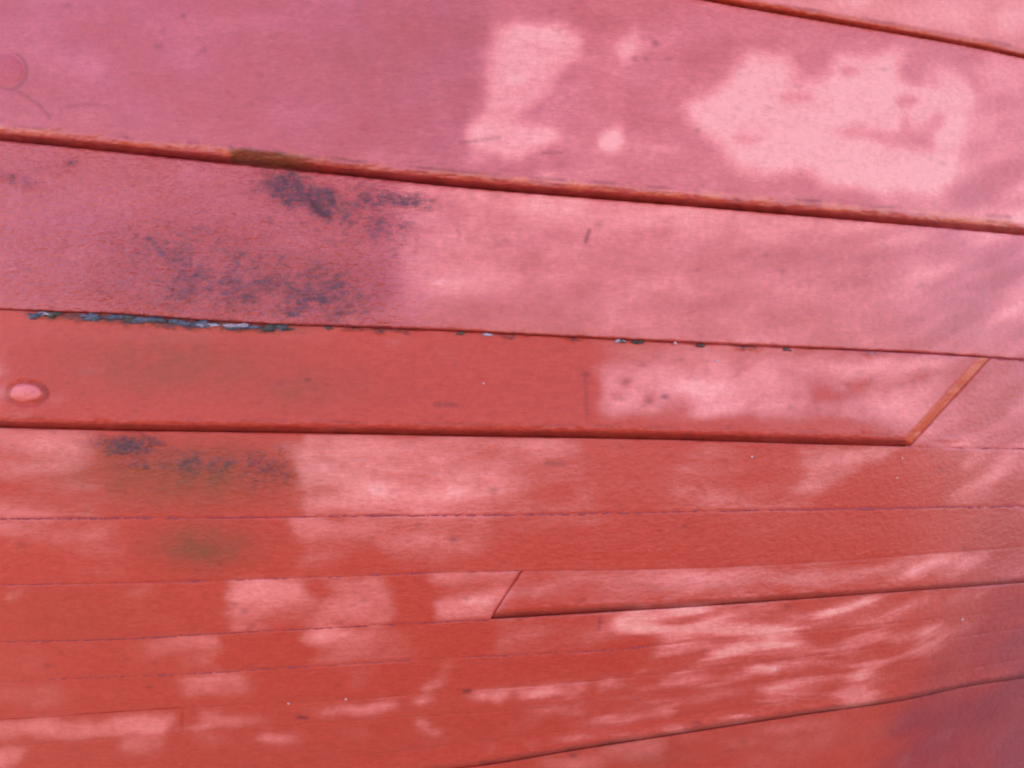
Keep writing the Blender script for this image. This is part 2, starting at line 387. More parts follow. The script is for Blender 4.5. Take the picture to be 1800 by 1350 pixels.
# edges with little of the pale tint: lower lips and the slanting butt
def less_pale(m):
    global sheen_fade
    sheen_fade = sheen_fade * (1 - m) + m * .30 * sstep(.25, .7, vnoise(gx, gy, 40, 48, 3, 10))
de2 = DIAG2(gy) - gx
less_pale(sstep(-3, 0, de2) * sstep(22, 16, de2) * B2 * .97)
less_pale(sstep(24, 17, S1(gx) - gy) * sstep(-1, 1, S1(gx) - gy) * .8)
less_pale(sstep(22, 14, S0(gx) - gy) * sstep(-1, 1, S0(gx) - gy) * .8)
less_pale(sstep(13, 10, S3(gx) - gy) * sstep(-1, 1, S3(gx) - gy) * (gx < 1600))

# ------------------------------------------------------------------ scuffs down to slate primer, grime, specks, painted lap shade
slate = np.zeros((NY, NX)); grime = np.zeros((NY, NX)); speck_shade = np.zeros((NY, NX)); dent = np.zeros((NY, NX))
def soft_el(cx, cy, rx, ry, rot=0.0):
    u = gx - cx; v = gy - cy; c, s = math.cos(rot), math.sin(rot)
    return np.exp(-(((u * c + v * s) / rx) ** 2 + ((-u * s + v * c) / ry) ** 2))
n1 = vnoise(gx, gy, 26, 41, 4); n2 = vnoise(gx, gy, 14, 42, 3)
for cx, cy, rx, ry, k, r in [(515, 335, 52, 28, 2.2, .3), (565, 355, 56, 26, 1.9, .5), (575, 372, 26, 10, 1.4, .6), (470, 330, 50, 20, .7, 0), (650, 352, 60, 24, 1.2, 0), (710, 352, 60, 14, 1.5, .1), (640, 395, 90, 32, .9, 0),
                             (700, 430, 50, 40, .5, 0), (30, 318, 46, 13, .9, .2), (125, 287, 14, 7, .9, 0), (262, 421, 15, 8, 1.2, .2), (328, 437, 10, 6, 1.0, 0), (472, 392, 12, 10, 1.0, 0), (575, 420, 50, 26, .55, 0),
                             (420, 500, 190, 55, .95, 0), (560, 515, 110, 54, 1.05, .1), (350, 450, 140, 50, .75, .2), (540, 545, 90, 18, 1.0, 0), (250, 500, 100, 40, .46, 0), (90, 300, 50, 16, .4, 0)]:
    slate = np.maximum(slate, k * soft_el(cx, cy, rx, ry, r))
slate = np.clip(slate * (.72 + .45 * n1 + .2 * n2) - .04, 0, 1) * B1
s3 = np.zeros_like(slate)
for cx, cy, rx, ry, k in [(240, 787, 52, 20, 1.15), (205, 776, 44, 12, .9), (285, 780, 16, 8, .8), (225, 815, 22, 10, .9), (256, 820, 9, 5, 1.2), (300, 800, 50, 24, .4), (460, 825, 50, 36, .9), (330, 815, 120, 34, .5), (400, 817, 12, 7, .8), (490, 795, 24, 14, .6), (350, 820, 60, 20, .45)]:
    s3 = np.maximum(s3, k * soft_el(cx, cy, rx, ry))
slate = np.maximum(slate, np.clip(s3 * (.8 + .4 * n1 + .25 * n2) - .04, 0, 1) * B3)
# lap of the third seam: bare slate and old white paint under the edge
ds2 = gy - S2(gx)
lap = sstep(-1, 3, ds2) * sstep(20, 6, ds2 + 6 * n2) * sstep(30, 120, gx) * sstep(520, 420, gx)
slate = np.maximum(slate, 1.0 * lap * sstep(-.7, .1, n1 + .2))
lap2 = sstep(-1, 2, ds2) * sstep(9, 3, ds2 + 4 * n2) * sstep(480, 560, gx) * sstep(1650, 1400, gx) * sstep(.22, .65, vnoise(gx, gy, 60, 44, 2, 400))
slate = np.maximum(slate, 0.85 * lap2)
for cx, cy, rx, ry, k, B in [(300, 640, 210, 60, .42, B2), (520, 680, 120, 44, .34, B2), (190, 625, 70, 40, .2, B2), (330, 835, 200, 56, .70, B3), (230, 790, 80, 24, .6, B3), (470, 830, 60, 50, .5, B3),
                             (355, 960, 90, 40, .72, B4), (330, 940, 60, 26, .35, B4), (700, 100, 200, 130, .14, BB), (820, 60, 60, 100, .16, BB), (420, 500, 260, 70, .2, B1), (120, 1080, 200, 60, .10, B5), (1150, 1330, 60, 30, .2, B11)]:
    grime = np.maximum(grime, k * soft_el(cx, cy, rx, ry) * B * (0.85 + 0.25 * n1 + .12 * n2))
# bare brownish stretch on the lip of the second seam
ds1 = gy - S1(gx)
bare = sstep(398, 410, gx + 3 * n2) * sstep(575, 500, gx + 12 * n1) * sstep(-33 + 2 * n2, -27, ds1 + 5 * n2) * sstep(0, -3, ds1)
grime = np.maximum(grime, 0.72 * bare)
grime = np.maximum(grime, .5 * sstep(-1, 2, ds2) * sstep(24, 6, ds2 + 5 * n2) * sstep(30, 120, gx) * sstep(620, 420, gx))

def line(m, pts, w, k):
    for (xa, ya), (xb, yb) in zip(pts[:-1], pts[1:]):
        L2 = (xb - xa) ** 2 + (yb - ya) ** 2
        t = np.clip(((gx - xa) * (xb - xa) + (gy - ya) * (yb - ya)) / L2, 0, 1)
        d = np.hypot(gx - xa - t * (xb - xa), gy - ya - t * (yb - ya))
        np.maximum(m, k * np.exp(-(d / w) ** 2), out=m)
def lap_shade(S, w, k, a=-1e4, b=1e4):  # shade under the overlapping edges, painted as a dark band
    d = S(gx) - gy
    np.maximum(speck_shade, k * (.85 + .3 * n1) * sstep(-1.5, .5, d) * sstep(w + 2, w - 2, d + 1.5 * n2) * (gx > a) * (gx < b), out=speck_shade)
lap_shade(S0, 8, .42); lap_shade(S1, 13.5, .50); lap_shade(S3, 12, .52, b=1592); lap_shade(S2, 4, .55)
lap_shade(S6, 9, .5, a=868); lap_shade(S11, 8, .5, a=840)
def ragged(S, d0, k, a=-1e4, b=1e4):
    d = S(gx) - gy - d0 - 2.5 * vnoise(gx, gy * 0, 60, 91, 3)
    np.maximum(speck_shade, k * np.exp(-(d / 2.6) ** 2) * sstep(-.15, .35, vnoise(gx, gy * 0, 45, 92, 4)) * (gx > a) * (gx < b), out=speck_shade)
ragged(S1, 28, .55); ragged(S0, 17, .4); ragged(S3, 21, .3, b=1575); ragged(S1, 20, .3, a=500)
crack = np.zeros_like(speck_shade)
arc = [(10 + 38 * math.cos(a), 124 + 34 * math.sin(a)) for a in np.linspace(-1.0, 1.35, 12)]
line(crack, arc, 3.2, .8)
line(crack, [(18, 157), (0, 153), (-40, 140)], 3, .6)
line(crack, [(22, 156), (50, 170), (72, 186), (88, 206)], 3, .6)
line(crack, [(108, 190), (140, 184), (175, 184), (195, 190)], 3, .45)
line(crack, [(108, 190), (106, 204)], 3, .4)
line(speck_shade, [(545, 352), (562, 372), (580, 382)], 4.5, 1.0)
line(speck_shade, [(808, 252), (840, 247), (878, 241)], 2.6, .5)
line(speck_shade, [(955, 268), (988, 269)], 2.6, .5)
line(speck_shade, [(1036, 405), (1029, 425)], 3.4, .8)
line(speck_shade, [(803, 405), (810, 413), (804, 420)], 2.6, .4)
line(crack, [(655, 368), (700, 374), (760, 369)], 2.4, .5)
line(speck_shade, [(1028, 655), (1032, 730)], 4, .35)
line(speck_shade, [(765, 711), (800, 712)], 4, .55); line(speck_shade, [(960, 815), (990, 816)], 4, .45)
line(speck_shade, [(525, 1261), (540, 1262)], 3, .9); line(speck_shade, [(815, 1215), (826, 1214)], 3, .9)
line(speck_shade, [(1055, 1085), (1053, 1106)], 3, .45)
for cx, cy, r, k in [(323, 28, 5, .5), (1153, 76, 5, .6), (1115, 102, 5, .45), (1135, 104, 5, .45), (1226, 230, 5, .5), (1296, 352, 5, .7), (1658, 287, 4, .4), (540, 668, 4, .7), (1030, 658, 5, .7), (1168, 697, 6, .9), (1100, 670, 6, .45), (1092, 700, 6, .4),
                     (1140, 706, 6, .5), (1345, 447, 6, .4), (1376, 478, 6, .4), (1205, 770, 6, .8), (1236, 772, 5, .9), (1225, 475, 5, .3), (868, 860, 7, .45), (797, 948, 5, .6), (735, 923, 4, .4), (38, 957, 5, .4), (1202, 926, 4, .6), (1385, 1066, 5, .5),
                     (263, 1208, 4, .6), (1695, 965, 4, .5), (280, 82, 7, .45), (262, 860, 4, .4), (1008, 1328, 6, .6), (1510, 655, 6, .3), (1390, 715, 5, .4), (1225, 1272, 6, .5), (430, 1075, 6, .5), (412, 1062, 5, .4), (820, 1052, 5, .5), (640, 1055, 5, .3), (85, 1170, 5, .4)]:
    np.maximum(speck_shade, k * np.exp(-((gx - cx) ** 2 / (r * 1.3) ** 2 + (gy - cy) ** 2 / (r * .8) ** 2)), out=speck_shade)
for _ in range(560):
    cx, cy = RNG.uniform(X0, X1), RNG.uniform(Y0, Y1); r = RNG.uniform(3, 5.5); k = RNG.uniform(.08, .34)
    i0, i1 = max(0, int((cx - 20 - X0) / ST)), int((cx + 20 - X0) / ST); j0, j1 = max(0, int((cy - 20 - Y0) / ST)), int((cy + 20 - Y0) / ST)
    a, b = gx[j0:j1, i0:i1], gy[j0:j1, i0:i1]
    th = RNG.uniform(-.5, .5)
    speck_shade[j0:j1, i0:i1] = np.maximum(speck_shade[j0:j1, i0:i1], k * np.exp(-(((a - cx) * math.cos(th) + (b - cy) * math.sin(th)) ** 2 / (r * 1.5) ** 2 + ((b - cy) * math.cos(th) - (a - cx) * math.sin(th)) ** 2 / (r * .75) ** 2)))
speck_shade = np.maximum(speck_shade, crack * .55)
speck_shade = np.maximum(speck_shade, .5 * np.exp(-((np.hypot((gx - 48) / 34.0, (gy - 691.5) / 20.0) - 1) / .12) ** 2) * (.4 + .6 * sstep(0, 40, gx - 40)))  # shadow round the bolt rim put into the colour, stronger on its right

# gloss: higher on the upper strakes and pale areas, lower on the deep red
gloss = np.clip(0.15 + 0.85 * sstep(.05, .5, sheen_fade), 0, 1)
gloss = gloss * .6
gloss = np.maximum(gloss, .62 * (BB + B1) + .35 * BA)
gloss = np.maximum(gloss, sstep(1450, 1850, gx) * .62)
gloss *= 1 - .8 * np.clip(grime + speck_shade + slate, 0, 1)
# magenta sky sheen put into the colour of the upper strakes, orange tint on some edges and on the topmost strake
rose_sheen = np.clip((BB + B1) * (.85 - .25 * sstep(.6, 1, sheen_fade)) + .25 * B2 * sstep(1100, 1600, gx) + .35 * sstep(1500, 1850, gx) * (1 - BA), 0, 1)
rose_sheen = .62 * rose_sheen * (.85 + .3 * cloud) * (1 - .45 * sstep(860, 1100, gx) * BB)
rose_sheen = rose_sheen * (1 - .5 * sstep(60, 10, S2(gx) - gy) * B1 * (.8 + n1))
orange = np.zeros_like(rose_sheen)
orange = np.maximum(orange, .30 * BA)
dd = S1(gx) - gy
nn = vnoise(gx, gy, 30, 47, 3, 12)
orange = np.maximum(orange, sstep(31 + 0, 24, dd + 3 * n2) * sstep(9, 14, dd) * (.12 + .68 * sstep(-.2, .5, nn)))
orange = np.maximum(orange, sstep(18, 12, S0(gx) - gy + 3 * n2) * sstep(5, 9, S0(gx) - gy) * .35)
orange = np.maximum(orange, sstep(-4, 0, de2 + 2 * n2) * sstep(20, 15, de2 + 2 * n2) * B2 * .95)
rose_sheen = rose_sheen * (1 - orange)
rose_sheen = np.where(B1 > .5, rose_sheen * (1 - .6 * sstep(700, 860, gx) * (1 - sstep(1500, 1800, gx))), rose_sheen)
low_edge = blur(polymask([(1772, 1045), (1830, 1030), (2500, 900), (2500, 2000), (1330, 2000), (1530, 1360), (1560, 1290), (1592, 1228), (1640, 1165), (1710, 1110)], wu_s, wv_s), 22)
maroon_shade = np.clip(low_edge * (.40 + .22 * cloud + .14 * drag_wide) + .30 * sstep(1650, 1800, gx + .35 * (gy - 900)) * sstep(700, 1000, gy), 0, 1)  # shade and purple sheen of the bow turn, put into the colour
crust = np.clip(B1 * (soft_el(420, 480, 260, 90) * 1.1 + .45 * sstep(800, 600, gx)) + .8 * np.clip(slate * 1.5, 0, 1) + .25 * B2 * soft_el(800, 670, 260, 70) + .2, 0, 1.2)
# relief of the paint skin (metres)
relief = 0.00022 * vnoise(gx, gy, 110, 51, 3) + 0.00006 * drag_mid + 0.00003 * drag_fine
relief += 0.00007 * n2 + 0.00010 * n1 * sstep(300, 900, gy)
relief += (0.00034 * n1 + 0.00060 * n2) * B1 * sstep(820, 560, gx)
for _ in range(150):                                                         # paint beads and filler crumbs along the laps
    S_, d_ = (S1, RNG.uniform(16, 30)) if RNG.random() < .6 else ((S0, RNG.uniform(9, 18)) if RNG.random() < .5 else (S3, RNG.uniform(13, 20)))
    cx = RNG.uniform(-20, 1820); cy = float(S_(cx)) - d_
    relief += RNG.uniform(-.0008, .0013) * soft_el(cx, cy, RNG.uniform(5, 18), RNG.uniform(3, 4.5), .09)
for _ in range(60):
    relief += RNG.uniform(.0003, .0009) * soft_el(RNG.uniform(60, 720), RNG.uniform(290, 560), RNG.uniform(4, 9), RNG.uniform(3, 6)) * B1          # crusty old coats
relief -= 0.0010 * crack + 0.0005 * speck_shade
relief -= 0.0005 * slate
relief -= 0.0026 * np.exp(-((np.hypot((gx - 48) / 35.0, (gy - 692) / 20.5) - 1) / .10) ** 2)
relief += 0.0008 * soft_el(282, 80, 7, 7) + 0.0005 * soft_el(107, 75, 6, 5) + .0005 * soft_el(240, 296, 8, 7) + .0005 * soft_el(262, 300, 6, 6)
for _ in range(46):                                                          # tiny blisters, mostly on the proud plank
    cx, cy = RNG.uniform(600, 1000), RNG.uniform(590, 745)
    relief += RNG.uniform(.0002, .0005) * soft_el(cx, cy, 4.5, 4)

# ------------------------------------------------------------------ materials
def nt(name):
    m = bpy.data.materials.new(name); m.use_nodes = True
    t = m.node_tree; t.nodes.clear()
    o = t.nodes.new("ShaderNodeOutputMaterial"); b = t.nodes.new("ShaderNodeBsdfPrincipled")
    t.links.new(b.outputs[0], o.inputs[0])
    return m, t, b
def attr(t, n):
    a = t.nodes.new("ShaderNodeAttribute"); a.attribute_name = n; return a.outputs["Fac"]
def math_n(t, op, a, b=None, clamp=False):
    n = t.nodes.new("ShaderNodeMath"); n.operation = op; n.use_clamp = clamp
    for i, v in enumerate((a, b)):
        if v is None: continue
        if isinstance(v, (int, float)): n.inputs[i].default_value = v
        else: t.links.new(v, n.inputs[i])
    return n.outputs[0]
def mixc(t, f, a, b):
    n = t.nodes.new("ShaderNodeMix"); n.data_type = 'RGBA'
    for s, v in ((n.inputs[0], f), (n.inputs[6], a), (n.inputs[7], b)):
        if isinstance(v, (int, float)): s.default_value = v
        elif isinstance(v, tuple): s.default_value = (*v, 1)
        else: t.links.new(v, s)
    return n.outputs[2]
def noise(t, vec, scale, detail=3, rough=.5):
    n = t.nodes.new("ShaderNodeTexNoise"); n.inputs["Scale"].default_value = scale
    n.inputs["Detail"].default_value = detail; n.inputs["Roughness"].default_value = rough
    t.links.new(vec, n.inputs["Vector"]); return n.outputs["Fac"]

def paint_material():
    m, t, b = nt("weathered_red_paint")
    tc = t.nodes.new("ShaderNodeTexCoord"); vec = tc.outputs["Object"]
    mp = t.nodes.new("ShaderNodeMapping"); mp.inputs["Scale"].default_value = (0.22, 1, 1); t.links.new(vec, mp.inputs[0])
    mp3 = t.nodes.new("ShaderNodeMapping"); mp3.inputs["Scale"].default_value = (0.55, 1, 1); t.links.new(vec, mp3.inputs[0])
    grain = noise(t, vec, 900, 2); mid = noise(t, vec, 160, 4, .6); brush = noise(t, mp.outputs[0], 420, 3, .6)
    f = attr(t, "sheen_fade")
    f = math_n(t, 'ADD', f, math_n(t, 'MULTIPLY', math_n(t, 'SUBTRACT', mid, .5), .22))
    f = math_n(t, 'ADD', f, math_n(t, 'MULTIPLY', math_n(t, 'SUBTRACT', brush, .5), .20))
    f = math_n(t, 'ADD', f, math_n(t, 'MULTIPLY', math_n(t, 'SUBTRACT', grain, .5), .22), True)
    r = t.nodes.new("ShaderNodeValToRGB"); t.links.new(f, r.inputs[0])
    e = r.color_ramp.elements
    e[0].position = 0.0; e[0].color = (0.56, 0.044, 0.023, 1)
    e[1].position = 1.0; e[1].color = (0.98, 0.275, 0.215, 1)
    for p, c in ((0.30, (0.60, 0.062, 0.036)), (0.55, (0.73, 0.102, 0.074)), (0.80, (0.89, 0.172, 0.135))):
        k = e.new(p); k.color = (*c, 1)
    col = r.outputs[0]
    r2 = t.nodes.new("ShaderNodeValToRGB"); t.links.new(f, r2.inputs[0]); e = r2.color_ramp.elements
    e[0].position = 0.0; e[0].color = (0.46, 0.036, 0.040, 1)
    e[1].position = 1.0; e[1].color = (0.98, 0.265, 0.225, 1)
    for p, c in ((0.30, (0.52, 0.058, 0.082)), (0.55, (0.64, 0.092, 0.115)), (0.80, (0.86, 0.165, 0.155))):
        k = e.new(p); k.color = (*c, 1)
    col = mixc(t, attr(t, "rose_sheen"), col, r2.outputs[0])
    col = mixc(t, math_n(t, 'MULTIPLY', attr(t, "maroon_shade"), .75, True), col, (0.27, 0.020, 0.036))
    orc = mixc(t, f, (0.62, 0.060, 0.014), (0.95, 0.24, 0.14))
    col = mixc(t, attr(t, "orange"), col, orc)
    col = mixc(t, math_n(t, 'MULTIPLY', attr(t, "grime"), math_n(t, 'ADD', .35, math_n(t, 'MULTIPLY', noise(t, vec, 230, 5, .7), 1.15)), True), col, (0.15, 0.060, 0.022))
    patchy = noise(t, mp3.outputs[0], 300, 4, .6)
    gritty = noise(t, vec, 620, 3, .6)
    sl = math_n(t, 'ADD', attr(t, "slate"), math_n(t, 'MULTIPLY', math_n(t, 'SUBTRACT', patchy, .56), 2.5))
    sl = math_n(t, 'ADD', sl, math_n(t, 'MULTIPLY', math_n(t, 'SUBTRACT', gritty, .5), 1.0))
    sl = math_n(t, 'MULTIPLY', sl, math_n(t, 'MULTIPLY', attr(t, "slate"), 3.0, True), True)
    col = mixc(t, math_n(t, 'MULTIPLY', sl, .78), col, (0.040, 0.036, 0.050))
    col = mixc(t, math_n(t, 'MULTIPLY', attr(t, "speck_shade"), .85, True), col, (0.10, 0.018, 0.022))
    hs = t.nodes.new("ShaderNodeHueSaturation"); t.links.new(col, hs.inputs["Color"])
    tiny = noise(t, vec, 1500, 2, .6)
    val = math_n(t, 'ADD', 1.0, math_n(t, 'MULTIPLY', math_n(t, 'SUBTRACT', tiny, .5), .42))
    val = math_n(t, 'ADD', val, math_n(t, 'MULTIPLY', math_n(t, 'SUBTRACT', brush, .5), .22))
    val = math_n(t, 'ADD', val, math_n(t, 'MULTIPLY', math_n(t, 'SUBTRACT', mid, .5), .22))
    t.links.new(val, hs.inputs["Value"])
    t.links.new(hs.outputs[0], b.inputs["Base Color"])
    rg = math_n(t, 'ADD', .40, math_n(t, 'MULTIPLY', f, .10)); rg = math_n(t, 'ADD', rg, math_n(t, 'MULTIPLY', math_n(t, 'SUBTRACT', mid, .5), .12))
    t.links.new(rg, b.inputs["Roughness"])
    t.links.new(math_n(t, 'ADD', .22, math_n(t, 'MULTIPLY', attr(t, "gloss"), .78), True), b.inputs["Specular IOR Level"])
    bp = t.nodes.new("ShaderNodeBump"); bp.inputs["Strength"].default_value = .85; bp.inputs["Distance"].default_value = .0007
    hh = math_n(t, 'ADD', math_n(t, 'MULTIPLY', grain, .5), math_n(t, 'ADD', math_n(t, 'MULTIPLY', brush, .6), mid))
    lumps = noise(t, mp3.outputs[0], 270, 3, .55)
    hh = math_n(t, 'ADD', hh, math_n(t, 'MULTIPLY', math_n(t, 'MULTIPLY', lumps, attr(t, "crust")), 8.0))
    t.links.new(hh, bp.inputs["Height"]); t.links.new(bp.outputs[0], b.inputs["Normal"])
    return m
PAINT = paint_material()

def simple(name, c0, c1, scale, rough, bump=.3, stretch=(1, 1, 1)):
    m, t, b = nt(name)
    tc = t.nodes.new("ShaderNodeTexCoord"); mp = t.nodes.new("ShaderNodeMapping"); mp.inputs["Scale"].default_value = stretch
    t.links.new(tc.outputs["Object"], mp.inputs[0])
    n = noise(t, mp.outputs[0], scale, 4, .6)
    f = math_n(t, 'MULTIPLY', math_n(t, 'SUBTRACT', n, .3), 2.5, True)
    t.links.new(mixc(t, f, c0, c1), b.inputs["Base Color"]); b.inputs["Roughness"].default_value = rough; b.inputs["Specular IOR Level"].default_value = .25
    bp = t.nodes.new("ShaderNodeBump"); bp.inputs["Strength"].default_value = bump; bp.inputs["Distance"].default_value = .0008
    t.links.new(n, bp.inputs["Height"]); t.links.new(bp.outputs[0], b.inputs["Normal"])
    return m
CAULK = simple("painted_caulking", (0.27, 0.026, 0.036), (0.44, 0.070, 0.080), 420, .7, .8)
FLAKE_BLUE = simple("old_blue_paint_flake", (0.030, 0.024, 0.036), (0.15, 0.125, 0.165), 160, .45)
FLAKE_DARK = simple("old_dark_paint_flake", (0.03, 0.022, 0.018), (0.12, 0.08, 0.06), 220, .6)
FLAKE_WHITE = simple("old_white_paint_flake", (0.36, 0.17, 0.19), (0.50, 0.36, 0.40), 200, .5)
FLECK = simple("white_fleck", (0.5, 0.28, 0.25), (0.66, 0.5, 0.46), 300, .5)
TIMBER = simple("bare_timber", (0.10, 0.055, 0.03), (0.22, 0.13, 0.07), 60, .7, .5, (.1, 1, 1))
GROUND = simple("dusty_concrete", (0.15, 0.125, 0.10), (0.24, 0.20, 0.165), 3, .9)

# ------------------------------------------------------------------ mesh helpers
def link_mesh(name, verts, faces, mat, parent=None, smooth=True):
    me = bpy.data.meshes.new(name)
    verts = np.asarray(verts, np.float32); faces = np.asarray(faces, np.int32)
    me.vertices.add(len(verts)); me.vertices.foreach_set("co", verts.ravel())
    me.loops.add(faces.size); me.loops.foreach_set("vertex_index", faces.ravel())
    me.polygons.add(len(faces)); me.polygons.foreach_set("loop_start", np.arange(0, faces.size, faces.shape[1], dtype=np.int32))
    me.polygons.foreach_set("use_smooth", np.full(len(faces), smooth))
    me.update(calc_edges=True); me.validate()
    me.materials.append(mat)
    o = bpy.data.objects.new(name, me); C.objects.link(o)
    if parent: o.parent = parent
    return o

hull = bpy.data.objects.new("boat_hull", None)
hull.location = (0, 0, 0); hull.empty_display_size = .2
C.objects.link(hull)
hull["label"] = "weathered wooden boat hull of overlapping planks painted red, pale pink sky reflections put into its colour"
hull["category"] = "boat hull"

def put_attr(me, u, v):
    for nme, mp in (("sheen_fade", sheen_fade), ("slate", slate), ("grime", grime), ("speck_shade", speck_shade), ("gloss", gloss), ("rose_sheen", rose_sheen), ("orange", orange), ("maroon_shade", maroon_shade), ("crust", crust)):
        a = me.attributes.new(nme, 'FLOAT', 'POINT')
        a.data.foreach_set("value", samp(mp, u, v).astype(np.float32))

def axis_u(a, b):
    inner = np.arange(-30, 1831, 3.0)
    left = np.arange(-480, -30, 15.0); right = np.arange(1845, 2281, 15.0)
    g = np.concatenate([left, inner, right])
    return g[(g > a + 1) & (g < b - 1)]

def plank(Sa, Sb, ha, hb, lip=None, left=None, right=None, endlift=None, label=None, edge_top=0.0009, extra=None, step=3.0):
    """one strake. Sa, Sb: upper and lower seam. ha, hb: how proud its face stands at its upper / lower edge (metres, hb may vary along u).
    lip: (dark width, chamfer width) of a visible lower edge. left/right: slanting butt lines u = f(v)."""
    x0 = X0 if left is None else None
    lo = X0 if left is None else 820.0; hi = X1 if right is None else 1800.0
    # sample grid in (s, t)
    Lf = (lambda v: np.full_like(v, float(X0))) if left is None else left
    Rf = (lambda v: np.full_like(v, float(X1))) if right is None else right
    um = axis_u(Lf(np.array([0.]))[0] if left is None else 880, Rf(np.array([0.]))[0] if right is None else 1700)
    if left is None: um = np.concatenate([[X0], um])
    else: um = np.concatenate([880 + np.array([0, .8, 1.6, 2.6, 3.8, 5.2]), um[um > 886.5]])
    if right is None: um = np.concatenate([um, [X1]])
    else: um = np.concatenate([um[um < 1660], np.arange(1660, 1700.1, 1.25)])
    s = (um - um[0]) / (um[-1] - um[0])
    wid = float(np.median(Sb(um) - Sa(um)))
    rows = [0, .8, 1.8, 3, 5, 7.5]; y = 10.0
    while y < wid - 34: rows.append(y); y += step
    tail = [34, 32, 30, 28, 26, 24, 22, 20.5, 19, 17.5, 16, 14.5, 13, 11.5, 10, 8.5, 7, 5.5, 4, 2.8, 1.6, .7, 0]
    rows = rows + [wid - k for k in tail if wid - k > rows[-1] + 1.2]
    rows = np.array(rows) / wid
    t = rows[:, None] * np.ones_like(s)[None, :]; ss = s[None, :] * np.ones_like(rows)[:, None]
    # solve u and v together because butts slant
    u = X0 + ss * (X1 - X0); v = Sa(u) + t * (Sb(u) - Sa(u))
    for _ in range(8):
        u = Lf(v) + ss * (Rf(v) - Lf(v))
        v = Sa(u) + t * (Sb(u) - Sa(u))
    dT = v - Sa(u); dB = Sb(u) - v
    hbv = hb(u) if callable(hb) else hb
    tt = t
    face = ha + (hbv - ha) * sstep(0, 1, tt) if endlift is None else ha + (hbv - ha) * np.maximum(sstep(0, 1, tt), endlift(u, v))
    h = face.copy()
    if lip is not None:
        w, c = lip
        w = w(u) if callable(w) else w; c = c(u) if callable(c) else c
        jag = 2.6 * vnoise(u, v * 0, 60, 71 + len(hull.children), 4) + 2.4 * vnoise(u, v * 0, 16, 72 + len(hull.children), 3)
        d = dB
        e1 = w + .5 * jag * .6; e2 = w + c + jag
        f1 = 0.70
        prof = np.where(d < e1, f1 * sstep(0, 1, .5 + .5 * np.clip(d / e1, 0, 1)) * 2 - f1, f1 + (1 - f1) * np.sin(np.clip((d - e1) / np.maximum(e2 - e1, 1), 0, 1) * math.pi / 2))
        k1 = np.clip(d / e1, 0, 1)
        prof = np.where(d < e1, f1 * k1, prof)
        h = face * prof - np.maximum(0.9 * face, .0030) * (1 - k1) ** 1.2
        h = h + (.0008 * vnoise(u, v, 16, 271 + len(hull.children), 3) + .0005 * vnoise(u, v * 2, 7, 272, 2)) * sstep(e2 + 10, e2 - 2, d) * sstep(0, .5, k1) * sstep(0, .006, face)
    else:
        h = h - edge_top * np.clip(.6 + .9 * vnoise(u, v * 0, 70, 73 + len(hull.children), 4), 0.1, 1.4) * (1 - sstep(0, 4.5, dB))
    h = h - edge_top * np.clip(.7 + .8 * vnoise(u, v * 0, 50, 173 + len(hull.children), 4), 0.1, 1.4) * (1 - sstep(0, 4.0, dT))
    for fn, sg in ((left, 1), (right, -1)):
        if fn is None: continue
        de = (u - fn(v)) * sg
        if sg == -1:
            e = 20 + 3 * vnoise(v, v * 0, 20, 77, 2)
            pr = np.where(de < 14, .70 * np.clip(de / 15, 0, 1), .70 + .30 * sstep(15, 24 + 0 * e, de))
            h = np.minimum(h, face * pr) if lip is not None else h - .0012 * (1 - sstep(0, 4, de))
        else:
            h = h - .0016 * (1 - sstep(0, 5, de))
    inside = sstep(0, 6, dT) * sstep(0, 5, dB)
    h = h + samp(relief, u, v) * (.3 + .7 * inside if lip is None else .4 + .6 * sstep(10, 15, dB))
    if extra is not None: h = h + extra(u, v)
    P = place(u, v, h)
    Q = place(u, v, -0.022 + 0 * h)
    nr, nc = u.shape
    idx = np.arange(nr * nc).reshape(nr, nc)
    f = np.stack([idx[:-1, :-1], idx[1:, :-1], idx[1:, 1:], idx[:-1, 1:]], -1).reshape(-1, 4)
    # sides and a closed back, on a coarser ring
    ring = np.concatenate([idx[0, :], idx[1:, -1], idx[-1, -2::-1], idx[-2:0:-1, 0]])
    base = nr * nc
    back_ids = base + np.arange(len(ring))
    rr = np.roll(ring, -1); bb = np.roll(back_ids, -1)
    side = np.stack([ring, rr, bb, back_ids], -1)
    # back: quads joining the top row ring with the bottom row ring
    topb = back_ids[:nc]; botb = back_ids[nc - 1 + nr - 1: nc - 1 + nr - 1 + nc][::-1]
    back = np.stack([topb[:-1], topb[1:], botb[1:], botb[:-1]], -1)
    V = np.concatenate([P.reshape(-1, 3), Q.reshape(-1, 3)[ring]])
    faces = np.concatenate([f, side, back])
    o = link_mesh("plank", V, faces, PAINT, hull)
    uu = np.concatenate([u.ravel(), u.ravel()[ring]]); vv = np.concatenate([v.ravel(), v.ravel()[ring]])
    # the faces of a slanting butt keep their own colour
    put_attr(o.data, uu, vv)
    if label: o["label"] = label
    return o

